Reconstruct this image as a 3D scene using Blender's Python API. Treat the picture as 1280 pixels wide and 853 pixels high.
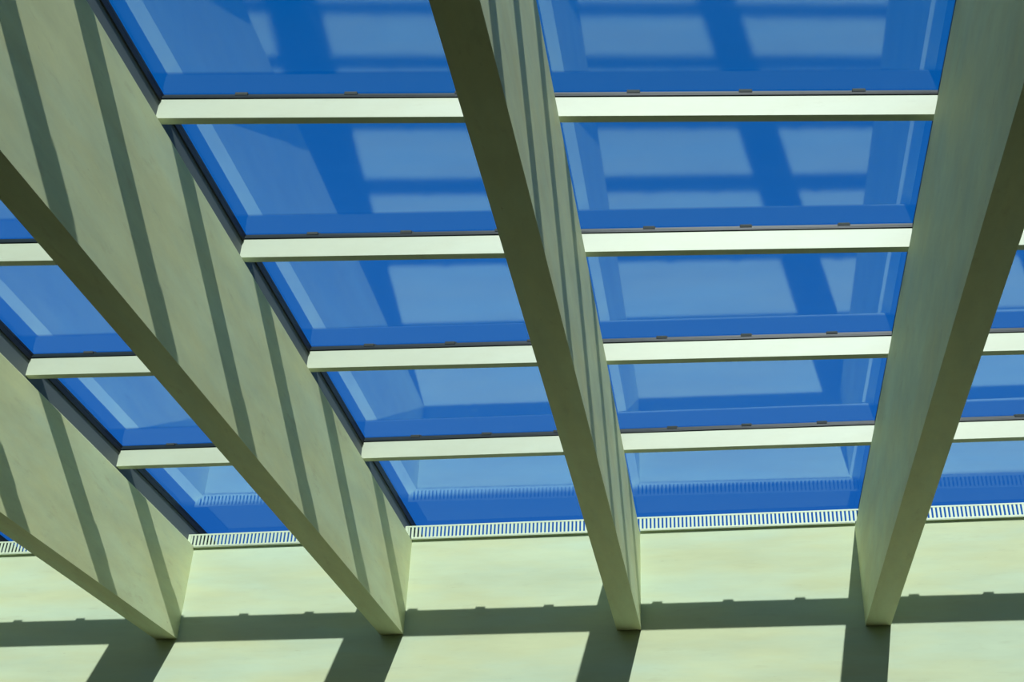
import bpy, bmesh, math, random
from mathutils import Vector, Matrix

for o in list(bpy.data.objects):
    bpy.data.objects.remove(o, do_unlink=True)
scn = bpy.context.scene
COL = scn.collection
random.seed(7)

# ------------------------------------------------------------------ measures
H0 = 8.53                                    # height of the bar tops above the floor at the wall
S = 2.4                                      # beam spacing along the wall
BW = 0.240608                                   # beam width
ZB = -1.324371                                 # beam soffit
ZT = -0.272017                                 # beam shoulder
SL = -0.0060                                 # roof fall
SK = 0.045059                                 # wall skew
SKB = -0.017354                              # bars converge slightly
FAN = -0.055365                              # beams fan out
BH, BT = 0.180042, 0.063758                       # bar height, thickness
PITCH, Y3 = 1.647842, -1.600798
BS = 0.057901                                # soffit rise towards the wall
CAP, GZ = 0.060, 0.032                      # outer cap height, glass height above the bars
RECL = 0.090                                 # the same on the beam's left side
REC = 0.075                                  # upstand set back from beam face

# ------------------------------------------------------------------ camera
yaw, pitch, roll = -0.220937, 0.603303, 0.051409
F = Vector((math.sin(yaw)*math.cos(pitch), math.cos(yaw)*math.cos(pitch), math.sin(pitch)))
R0 = Vector((math.cos(yaw), -math.sin(yaw), 0))
U0 = R0.cross(F)
R = R0*math.cos(roll) + U0*math.sin(roll)
U = -R0*math.sin(roll) + U0*math.cos(roll)
cd = bpy.data.cameras.new('camera')
cam = bpy.data.objects.new('camera', cd)
COL.objects.link(cam)
M = Matrix(((R.x, U.x, -F.x), (R.y, U.y, -F.y), (R.z, U.z, -F.z))).to_4x4()
M.translation = Vector((6.272397, -12.825214, -6.929927 + H0))
cam.matrix_world = M
cd.sensor_width = 36.0
cd.lens = 1761.8166*36.0/1280.0
cd.clip_end = 400
scn.camera = cam

# ------------------------------------------------------------------ world, sun, exposure
w = bpy.data.worlds.new('sky')
scn.world = w
w.use_nodes = True
nt = w.node_tree
nt.nodes.clear()
tc = nt.nodes.new('ShaderNodeTexCoord')
dot = nt.nodes.new('ShaderNodeVectorMath'); dot.operation = 'DOT_PRODUCT'
dot.inputs[1].default_value = Vector((0.05, 0.84, 0.54)).normalized()
nt.links.new(tc.outputs['Generated'], dot.inputs[0])
ramp = nt.nodes.new('ShaderNodeValToRGB')      # pale sky behind the viewer, fading towards the deep blue side
cr = ramp.color_ramp
cr.elements[0].position = 0.24; cr.elements[0].color = (1.30, 1.75, 2.4, 1)
cr.elements[1].position = 0.58; cr.elements[1].color = (0.012, 0.04, 0.055, 1)
half = nt.nodes.new('ShaderNodeMath'); half.operation = 'MULTIPLY_ADD'
half.inputs[1].default_value = 0.5; half.inputs[2].default_value = 0.5
nt.links.new(dot.outputs['Value'], half.inputs[0])
nt.links.new(half.outputs[0], ramp.inputs['Fac'])
sep = nt.nodes.new('ShaderNodeSeparateXYZ'); nt.links.new(tc.outputs['Generated'], sep.inputs[0])
blue = nt.nodes.new('ShaderNodeValToRGB')      # blue side: a little lighter towards the horizon
blue.color_ramp.elements[0].position = 0.42; blue.color_ramp.elements[0].color = (0.015, 0.21, 0.88, 1)
blue.color_ramp.elements[1].position = 0.72; blue.color_ramp.elements[1].color = (0.000, 0.135, 0.54, 1)
nt.links.new(sep.outputs['Z'], blue.inputs['Fac'])
side = nt.nodes.new('ShaderNodeMapRange'); side.interpolation_type = 'SMOOTHSTEP'
side.inputs['From Min'].default_value = 0.68; side.inputs['From Max'].default_value = 0.90
nt.links.new(half.outputs[0], side.inputs['Value'])
mixc = nt.nodes.new('ShaderNodeMixRGB')
nt.links.new(side.outputs[0], mixc.inputs['Fac'])
nt.links.new(ramp.outputs['Color'], mixc.inputs['Color1']); nt.links.new(blue.outputs['Color'], mixc.inputs['Color2'])
bg = nt.nodes.new('ShaderNodeBackground')
bg.inputs['Strength'].default_value = 1.0
wo = nt.nodes.new('ShaderNodeOutputWorld')
nt.links.new(mixc.outputs['Color'], bg.inputs['Color'])
nt.links.new(bg.outputs[0], wo.inputs[0])

SUN = Vector((-0.287, 1.32, -1.0)).normalized()
sd = bpy.data.lights.new('sun', 'SUN')
sd.energy = 7.0
sd.color = (1.0, 1.0, 0.98)
sd.angle = math.radians(0.53)
so = bpy.data.objects.new('sun', sd)
so.rotation_euler = SUN.to_track_quat('-Z', 'Y').to_euler()
so.location = (8, -20, 20)
COL.objects.link(so)

scn.view_settings.view_transform = 'Standard'
scn.view_settings.look = 'None'
scn.view_settings.gamma = 1.0
scn.view_settings.exposure = 0.0
scn.view_settings.use_curve_mapping = False

# ------------------------------------------------------------------ materials
def paint(name, col, var=0.06, rough=0.6, scale=1.2, stretch=(1, 1, 1), stain=0.0, warm=0.0, blotch=(0.72, 0.66, 0.55)):
    """painted surface: soft mottling, a slow warm/cool drift, small stains."""
    m = bpy.data.materials.new(name); m.use_nodes = True
    n = m.node_tree; L = n.links
    b = n.nodes['Principled BSDF']
    b.inputs['Roughness'].default_value = rough
    t = n.nodes.new('ShaderNodeTexCoord')
    mp = n.nodes.new('ShaderNodeMapping'); mp.inputs['Scale'].default_value = stretch
    L.new(t.outputs['Object'], mp.inputs['Vector'])
    def noise(sc, detail=8, rgh=0.62):
        q = n.nodes.new('ShaderNodeTexNoise'); q.inputs['Scale'].default_value = sc
        q.inputs['Detail'].default_value = detail; q.inputs['Roughness'].default_value = rgh
        L.new(mp.outputs[0], q.inputs['Vector']); return q
    def ramp_(src, p0, p1, c0, c1):
        q = n.nodes.new('ShaderNodeValToRGB')
        q.color_ramp.elements[0].position = p0; q.color_ramp.elements[1].position = p1
        q.color_ramp.elements[0].color = (*c0, 1); q.color_ramp.elements[1].color = (*c1, 1)
        L.new(src.outputs['Fac'], q.inputs['Fac']); return q
    nz = noise(scale)
    out = ramp_(nz, 0.3, 0.7, [c*(1-var) for c in col], [min(1, c*(1+var)) for c in col]).outputs['Color']
    def mul(a, bcol_socket):
        q = n.nodes.new('ShaderNodeMixRGB'); q.blend_type = 'MULTIPLY'; q.inputs['Fac'].default_value = 1
        L.new(a, q.inputs['Color1']); L.new(bcol_socket, q.inputs['Color2']); return q.outputs['Color']
    if warm:
        wz = noise(scale*0.55, 4)
        out = mul(out, ramp_(wz, 0.38, 0.62, (1.0, 1.0-warm*.35, 1.0-warm*1.6), (1.0-warm*.5, 1.0, 1.0)).outputs['Color'])
    if stain:
        for sc, p0, p1, k in ((scale*9, 0.68, 0.78, stain), (scale*2.7, 0.60, 0.75, stain*0.5)):
            st = ramp_(noise(sc, 4), p0, p1, (0, 0, 0), (k, k, k))
            mx = n.nodes.new('ShaderNodeMixRGB')
            mx.inputs['Color2'].default_value = (*[c*f for c, f in zip(col, blotch)], 1)
            L.new(st.outputs['Color'], mx.inputs['Fac']); L.new(out, mx.inputs['Color1'])
            out = mx.outputs['Color']
    L.new(out, b.inputs['Base Color'])
    bp = n.nodes.new('ShaderNodeBump'); bp.inputs['Strength'].default_value = 0.08
    bp.inputs['Distance'].default_value = 0.01
    L.new(nz.outputs['Fac'], bp.inputs['Height']); L.new(bp.outputs[0], b.inputs['Normal'])
    return m

M_WALL = paint('wall_paint', (0.50, 0.57, 0.40), 0.08, 0.7, 1.3, (0.6, 1, 3.4), 0.6, 0.12)
M_BEAM = paint('beam_paint', (0.76, 0.81, 0.51), 0.10, 0.6, 1.8, (2.2, 0.7, 2.2), 0.8, 0.09)
M_BAR = paint('bar_enamel', (0.45, 0.495, 0.36), 0.035, 0.46, 3.5, (1, 1, 2), 0.3, 0.03)
M_GRILLE = paint('grille_enamel', (0.52, 0.60, 0.42), 0.02, 0.5, 5)
M_SEAL = paint('black_rubber', (0.012, 0.014, 0.015), 0.2, 0.5, 9)
M_ALU = paint('grey_anodised_frame', (0.012, 0.022, 0.028), 0.1, 0.38, 9)
M_ALU.node_tree.nodes['Principled BSDF'].inputs['Specular IOR Level'].default_value = 0.13
M_CLIP = paint('clip_grey', (0.02, 0.024, 0.02), 0.1, 0.8, 9)
M_UP = paint('upstand_grey', (0.12, 0.145, 0.15), 0.05, 0.6, 3)
M_FLOOR = paint('dark_timber_floor', (0.03, 0.014, 0.004), 0.25, 0.5, 2.5, (1, 8, 1))
M_ROOM = paint('room_paint', (0.03, 0.027, 0.017), 0.05, 0.8, 1)
M_LEDGE = paint('ledge_metal', (0.10, 0.12, 0.13), 0.1, 0.5, 5)

def glass_mat():
    m = bpy.data.materials.new('coated_glass'); m.use_nodes = True
    n = m.node_tree; L = n.links; n.nodes.clear()
    out = n.nodes.new('ShaderNodeOutputMaterial')
    tr = n.nodes.new('ShaderNodeBsdfTransparent'); tr.inputs['Color'].default_value = (0.80, 0.86, 0.86, 1)
    gl = n.nodes.new('ShaderNodeBsdfGlossy'); gl.inputs['Color'].default_value = (0.62, 0.87, 1.0, 1)
    gl.inputs['Roughness'].default_value = 0.045
    lw = n.nodes.new('ShaderNodeLayerWeight'); lw.inputs['Blend'].default_value = 0.5
    pw = n.nodes.new('ShaderNodeMath'); pw.operation = 'POWER'; pw.inputs[1].default_value = 2.0
    fr = n.nodes.new('ShaderNodeMath'); fr.operation = 'MULTIPLY_ADD'; fr.inputs[1].default_value = 0.82; fr.inputs[2].default_value = 0.18
    L.new(lw.outputs['Facing'], pw.inputs[0]); L.new(pw.outputs[0], fr.inputs[0])
    mx = n.nodes.new('ShaderNodeMixShader')
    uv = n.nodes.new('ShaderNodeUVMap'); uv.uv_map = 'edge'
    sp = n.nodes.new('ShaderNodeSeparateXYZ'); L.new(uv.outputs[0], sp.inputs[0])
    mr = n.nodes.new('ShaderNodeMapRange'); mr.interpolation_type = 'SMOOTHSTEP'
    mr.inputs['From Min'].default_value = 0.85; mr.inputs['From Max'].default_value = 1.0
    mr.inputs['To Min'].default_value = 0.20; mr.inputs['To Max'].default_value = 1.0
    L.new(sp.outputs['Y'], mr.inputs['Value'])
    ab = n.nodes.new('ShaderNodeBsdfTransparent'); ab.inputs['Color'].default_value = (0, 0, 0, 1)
    m2 = n.nodes.new('ShaderNodeMixShader')          # bar and grille reflections dimmed in the material: mirrors less, absorbs the rest
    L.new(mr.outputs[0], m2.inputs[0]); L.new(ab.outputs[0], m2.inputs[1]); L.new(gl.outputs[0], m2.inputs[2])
    L.new(fr.outputs[0], mx.inputs[0]); L.new(tr.outputs[0], mx.inputs[1]); L.new(m2.outputs[0], mx.inputs[2])
    L.new(mx.outputs[0], out.inputs[0])
    return m
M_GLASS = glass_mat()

# ------------------------------------------------------------------ mesh helpers
def hexa(bm, pts):
    """pts: 8 points, bottom ring 0-3 then top ring 4-7."""
    v = [bm.verts.new(p) for p in pts]
    for f in ((3, 2, 1, 0), (4, 5, 6, 7), (0, 1, 5, 4), (1, 2, 6, 5), (2, 3, 7, 6), (3, 0, 4, 7)):
        bm.faces.new([v[i] for i in f])

def link(name, bm, mat, parent=None, bevel=0.0, loc=None):
    bmesh.ops.recalc_face_normals(bm, faces=bm.faces)
    me = bpy.data.meshes.new(name)
    if loc is not None:
        bmesh.ops.translate(bm, verts=bm.verts, vec=-Vector(loc))
    bm.to_mesh(me); bm.free()
    me.materials.append(mat)
    o = bpy.data.objects.new(name, me)
    COL.objects.link(o)
    if loc is not None:
        o.location = loc
    if parent:
        o.parent = parent
        o.location = Vector(loc if loc is not None else (0, 0, 0)) - parent.location
    if bevel:
        bv = o.modifiers.new('bevel', 'BEVEL'); bv.width = bevel; bv.segments = 2
        bv.limit_method = 'ANGLE'
    return o

def empty(name, loc, label, cat, group=None):
    o = bpy.data.objects.new(name, None)
    o.location = loc
    COL.objects.link(o)
    o['label'] = label; o['category'] = cat
    if group: o['group'] = group
    return o

def structure(o):
    o['kind'] = 'structure'
    return o

# ---- skewed grid of the roof
def beam_pt(k, lat, u, z, top=True):
    """lat: offset right of the beam's right face; u: distance from the wall (negative into the room)."""
    a = FAN*(k-1.5)
    x0 = k*S + lat
    y0 = SK*x0
    return Vector((x0 + u*math.sin(a), y0 + u*math.cos(a), H0 + z + (SL*u if top else BS*u)))

def bar_y(Y, x):
    return Y + (SK + SKB*(Y+1))*x

def face_x(k, lat, Y):
    """x where the line of bar row Y meets the plane at lateral offset lat of beam k."""
    a = FAN*(k-1.5)
    x0 = k*S + lat; y0 = SK*x0
    x = x0
    for _ in range(12):
        u = (bar_y(Y, x) - y0)/math.cos(a)
        x = x0 + u*math.sin(a)
    return x

def roof_pt(x, Y, z, dy=0.0):
    return Vector((x, bar_y(Y, x)+dy, H0 + z + SL*(Y+dy)))

def bar_box(bm, xa, xb, Y, dy0, dy1, z0, z1):
    if not isinstance(xa, tuple): xa = (xa, xa)
    if not isinstance(xb, tuple): xb = (xb, xb)
    hexa(bm, [roof_pt(xa[0], Y, z0, dy0), roof_pt(xb[0], Y, z0, dy0), roof_pt(xb[1], Y, z0, dy1), roof_pt(xa[1], Y, z0, dy1),
              roof_pt(xa[0], Y, z1, dy0), roof_pt(xb[0], Y, z1, dy0), roof_pt(xb[1], Y, z1, dy1), roof_pt(xa[1], Y, z1, dy1)])

# ------------------------------------------------------------------ room shell
XL, XR, YB = -5.0, 15.3, -15.6
def wall_y(x): return SK*x
WT = 0.95
def top_z(x): return H0 + zt + 0.0089*x        # the coping rises slightly to the right
bm = bmesh.new()
zt = -0.288603
hexa(bm, [(XL, wall_y(XL), 0), (XR, wall_y(XR), 0), (XR, wall_y(XR)+WT, 0), (XL, wall_y(XL)+WT, 0),
          (XL, wall_y(XL), top_z(XL)), (XR, wall_y(XR), top_z(XR)), (XR, wall_y(XR)+WT, top_z(XR)-.02), (XL, wall_y(XL)+WT, top_z(XL)-.02)])
structure(link('wall_back', bm, M_WALL))
bm = bmesh.new(); hexa(bm, [(XL-.3, YB-.3, -.3), (XR+.3, YB-.3, -.3), (XR+.3, 2.2, -.3), (XL-.3, 2.2, -.3), (XL-.3, YB-.3, 0), (XR+.3, YB-.3, 0), (XR+.3, 2.2, 0), (XL-.3, 2.2, 0)])
structure(link('floor', bm, M_FLOOR))
for nm, x0, x1 in (('wall_left', XL-.3, XL), ('wall_right', XR, XR+.3)):
    bm = bmesh.new(); hexa(bm, [(x0, YB, 0), (x1, YB, 0), (x1, 2, 0), (x0, 2, 0), (x0, YB, H0+1.2), (x1, YB, H0+1.2), (x1, 2, H0+.1), (x0, 2, H0+.1)])
    structure(link(nm, bm, M_ROOM))
bm = bmesh.new(); hexa(bm, [(XL, YB-.3, 0), (XR, YB-.3, 0), (XR, YB, 0), (XL, YB, 0), (XL, YB-.3, H0+1.5), (XR, YB-.3, H0+1.5), (XR, YB, H0+1.5), (XL, YB, H0+1.5)])
structure(link('wall_front', bm, M_ROOM))

# ------------------------------------------------------------------ beams
KS = range(-1, 6)
UN = -13.6                                  # near end of the beams
beam_labels = {
    -1: 'pale green roof beam beyond the left edge of the picture',
    0: 'pale green roof beam farthest left, its foot at the lower left',
    1: 'roof beam with the widest lit side, crossed by broad diagonal shadow stripes',
    2: 'middle roof beam with dark olive soffit and narrow shadow stripes',
    3: 'right roof beam whose broad visible side is all in shade',
    4: 'pale green roof beam beyond the right edge of the picture',
    5: 'pale green roof beam beside the far right wall'}
def sect(bm, k, l0, l1, z0, z1, top0, top1, u0=UN, u1=0.0):
    hexa(bm, [beam_pt(k, l0, u0, z0, top0), beam_pt(k, l1, u0, z0, top0), beam_pt(k, l1, u1, z0, top0), beam_pt(k, l0, u1, z0, top0),
              beam_pt(k, l0, u0, z1, top1), beam_pt(k, l1, u0, z1, top1), beam_pt(k, l1, u1, z1, top1), beam_pt(k, l0, u1, z1, top1)])
for k in KS:
    base = beam_pt(k, -BW/2, 0, ZB, False)
    e = empty('roof_beam', base, beam_labels[k], 'beam', 'deep roof beams under the skylight')
    bm = bmesh.new(); sect(bm, k, -BW, 0, ZB, ZT, False, True)
    # weathered shoulder: sloping up from the face to the upstand
    hexa(bm, [beam_pt(k, l, u, z, True) for z, ls in ((ZT, (-BW, 0)), (ZT+.072, (-BW+RECL, -REC)))
              for l, u in ((ls[0], UN), (ls[1], UN), (ls[1], 0), (ls[0], 0))])
    bmesh.ops.remove_doubles(bm, verts=bm.verts, dist=1e-5)
    link('beam_body', bm, M_BEAM, e, loc=base)
    bm = bmesh.new(); sect(bm, k, -BW+RECL, -REC, ZT, 0.0, True, True, u1=0.95)
    link('upstand', bm, M_UP, e, loc=base)
    bm = bmesh.new(); sect(bm, k, -BW+RECL-.010, -REC+.014, GZ+.004, CAP, True, True, u1=.95)
    link('cover_strip', bm, M_SEAL, e, loc=base)

for nm, pts in (('ceiling_left', [(XL, YB), (beam_pt(-1, -BW, UN, 0).x, YB), (beam_pt(-1, -BW, 0, 0).x, 1.2), (XL, 1.2)]),
                ('ceiling_right', [(beam_pt(5, 0, UN, 0).x, YB), (XR, YB), (XR, 1.2), (beam_pt(5, 0, 0, 0).x, 1.2)]),
                ('ceiling_front', [(XL, YB), (XR, YB), (XR, -13.7), (XL, -13.7)])):
    zb_ = H0 + 0.12 if nm == 'ceiling_front' else H0 + 0.005
    bm = bmesh.new(); hexa(bm, [(x, y, zb_) for x, y in pts] + [(x, y, zb_+.1) for x, y in pts])
    structure(link(nm, bm, M_ROOM))

# ------------------------------------------------------------------ glazing bars, gaskets, clips, caps
ROWS = [3, 2, 1, 0, -1, -2, -3, -4]
ROWNAME = {3: 'lowest row by the wall', 2: 'second row from the wall', 1: 'third row from the wall', 0: 'topmost row in view',
           -1: 'first row above the picture', -2: 'second row above the picture', -3: 'third row above the picture', -4: 'fourth row above the picture'}
BAYS = [-1, 0, 1, 2, 3, 4]
BAYNAME = {-1: 'in the leftmost bay', 0: 'left of the widest lit beam', 1: 'left of the middle beam',
           2: 'right of the middle beam', 3: 'right of the shaded beam', 4: 'in the bay beyond the right edge'}
PANEROW = {4: 'against the grille', 3: 'second from the wall', 2: 'third from the wall', 1: 'fourth from the wall', 0: 'cut by the top edge',
           -1: 'first above the picture', -2: 'second above the picture', -3: 'third above the picture'}
def rowY(j): return Y3 - (3-j)*PITCH
for j in ROWS:
    Y = rowY(j)
    for b in BAYS:
        xa = (face_x(b, -REC, Y), face_x(b, -REC, Y+BT)); xb = (face_x(b+1, -BW+RECL, Y), face_x(b+1, -BW+RECL, Y+BT))
        xm = (xa[0]+xb[0])/2
        base = roof_pt(xm, Y, -BH, BT/2)
        e = empty('glazing_bar', base, f'pale cross bar, {ROWNAME[j]}, {BAYNAME[b]}', 'glazing bar', 'pale cross bars carrying the glass')
        bm = bmesh.new(); bar_box(bm, xa, xb, Y, 0, BT, -BH, 0.0)
        link('bar_body', bm, M_BAR, e, 0.002, loc=base)
        bm = bmesh.new(); bar_box(bm, xa, xb, Y, 0.006, BT-.006, 0.0, 0.010)
        link('rubber_gasket', bm, M_SEAL, e, loc=base)
        bm = bmesh.new()
        bar_box(bm, xa, xb, Y, -0.004, BT+.004, 0.010, 0.020)
        bar_box(bm, xa, xb, Y, 0.002, BT-.002, 0.020, 0.022)
        bar_box(bm, xa, xb, Y, -0.004, BT+.004, 0.022, GZ)
        link('metal_frame', bm, M_ALU, e, loc=base)
        bm = bmesh.new(); bar_box(bm, xa, xb, Y, 0.012, BT-.004, GZ, CAP)
        link('outer_cap', bm, M_ALU, e, loc=base)
        for t in (0.215, 0.505, 0.795):
            xc = xa[0] + (xb[0]-xa[0])*t
            bm = bmesh.new(); bar_box(bm, xc-.045, xc+.045, Y, -0.006, 0.011, GZ+.003, CAP+.004)
            bar_box(bm, xc-.05, xc+.05, Y, 0.035, 0.055, CAP, CAP+.026)
            link('clip', bm, M_CLIP, e, 0.003, loc=base)

# ------------------------------------------------------------------ glass panes
REFL_DIM = {4: 1.32, 3: 0.40, 2: 0.35, 1: 0.31, 0: 0.27, -1: 0.22, -2: 0.2, -3: 0.2}  # depth of the dimmed-reflection band per row, sized to the mirrored bars
TILT = {4: 0.0, 3: 0.0, 2: 0.0, 1: 0.0, 0: 0.0, -1: 0, -2: 0, -3: 0}
def pane_quad(b, Ya, Yb, ia, ib, lat):
    xs = [(face_x(b, -REC+lat, Ya+ia), Ya, ia), (face_x(b+1, -BW+RECL-lat, Ya+ia), Ya, ia), (face_x(b+1, -BW+RECL-lat, Yb+ib), Yb, ib), (face_x(b, -REC+lat, Yb+ib), Yb, ib)]
    return xs
for j in [4]+ROWS[:-1]:
    Yb = rowY(j) if j < 4 else 0.80
    Ya = rowY(j-1)
    ia, ib = BT-.004, (0.004 if j < 4 else 0.0)
    for b in BAYS:
        ia, ib = BT-.004, (0.004 if j < 4 else 0.0)
        q = pane_quad(b, Ya, Yb, ia, ib, 0.002)
        base = roof_pt((q[0][0]+q[1][0])/2, (Ya+Yb)/2, GZ)
        e = empty('skylight_pane', base, f'blue skylight pane, {PANEROW[j]}, {BAYNAME[b]}', 'glass pane', 'skylight panes')
        bm = bmesh.new()
        lo = [roof_pt(x, Y, GZ+.001 + (TILT[j] if i >= 2 else 0), dy) for i, (x, Y, dy) in enumerate(q)]
        vs = [bm.verts.new(p) for p in lo]
        fc = bm.faces.new(vs)
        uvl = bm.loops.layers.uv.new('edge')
        for lp in fc.loops:                      # distance from the lower edge, in widths of the dimmed-reflection band
            lp[uvl].uv = (0, 0 if vs.index(lp.vert) >= 2 else (Yb-Ya)/REFL_DIM[j])
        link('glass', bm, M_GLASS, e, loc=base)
        for side in (0, 1):
            bm = bmesh.new()
            if side == 0:
                xx = lambda Y, dy, l: face_x(b, -REC+l, Y+dy)
            else:
                xx = lambda Y, dy, l: face_x(b+1, -BW+RECL-l, Y+dy)
            w0, w1 = (-.004, .014) if side == 0 else (-.004, .010)
            P = lambda Y, dy, l, z: roof_pt(xx(Y, dy, l), Y, z, dy)
            ia, ib = BT+.006, -.006
            hexa(bm, [P(Ya, ia, w0, -.02), P(Ya, ia, w1, -.02), P(Yb, ib, w1, -.02), P(Yb, ib, w0, -.02),
                      P(Ya, ia, w0, GZ-.001), P(Ya, ia, w1, GZ-.001), P(Yb, ib, w1, GZ-.001), P(Yb, ib, w0, GZ-.001)])
            link('side_seal', bm, M_SEAL, e, loc=base)
# closing curb at the far end of the glass
bm = bmesh.new(); bar_box(bm, XL, XR, 0.8, 0.0, 0.12, -0.32, CAP)
structure(link('trim_1', bm, M_LEDGE))

# ------------------------------------------------------------------ slotted grilles along the top of the wall
GT, GB = -0.135147, -0.288603
def grille_box(bm, xa, xb, Y, dy0, dy1, z0, z1):
    P = lambda x, dy, z: Vector((x, wall_y(x)+dy, top_z(x)+z-GB))
    hexa(bm, [P(xa, dy0, z0), P(xb, dy0, z0), P(xb, dy1, z0), P(xa, dy1, z0), P(xa, dy0, z1), P(xb, dy0, z1), P(xb, dy1, z1), P(xa, dy1, z1)])
for b in BAYS:
    xa = face_x(b, 0.0 if b < 9 else 0, 0); xb = face_x(b+1, -BW, 0)
    xa2 = face_x(b, -REC, 0); xb2 = face_x(b+1, -BW+RECL, 0)
    y0, y1 = -0.030, -0.018
    base = Vector(((xa+xb)/2, wall_y((xa+xb)/2)+y0, top_z((xa+xb)/2)))
    e = empty('vent_grille', base, f'pale slotted grille on the wall top, {BAYNAME[b]}', 'grille', 'slotted grilles along the wall top')
    bm = bmesh.new()
    grille_box(bm, xa+.001, xb-.001, 0, y0, y1, GB, GB+.020)
    grille_box(bm, xa+.001, xb-.001, 0, y0, 0.012, GB-.004, GB+.006)
    link('bottom_rail', bm, M_GRILLE, e, loc=base)
    bm = bmesh.new()
    grille_box(bm, xa2, xb2, 0, y0, y1, GT-.016, GT)
    link('top_rail', bm, M_GRILLE, e, loc=base)
    bm = bmesh.new()
    n = 57
    step = (xb2-xa2)/n
    for i in range(n+1):
        x = xa2 + i*step
        x0, x1 = x-step*.27, x+step*.27
        if i == 0: x0, x1 = xa2, x+step*.9
        if i == n: x0, x1 = x-step*.3, xb2
        grille_box(bm, x0, x1, 0, y0+.001, y1-.001, GB+.018, GT-.014)
    link('slat_panel', bm, M_GRILLE, e, loc=base)
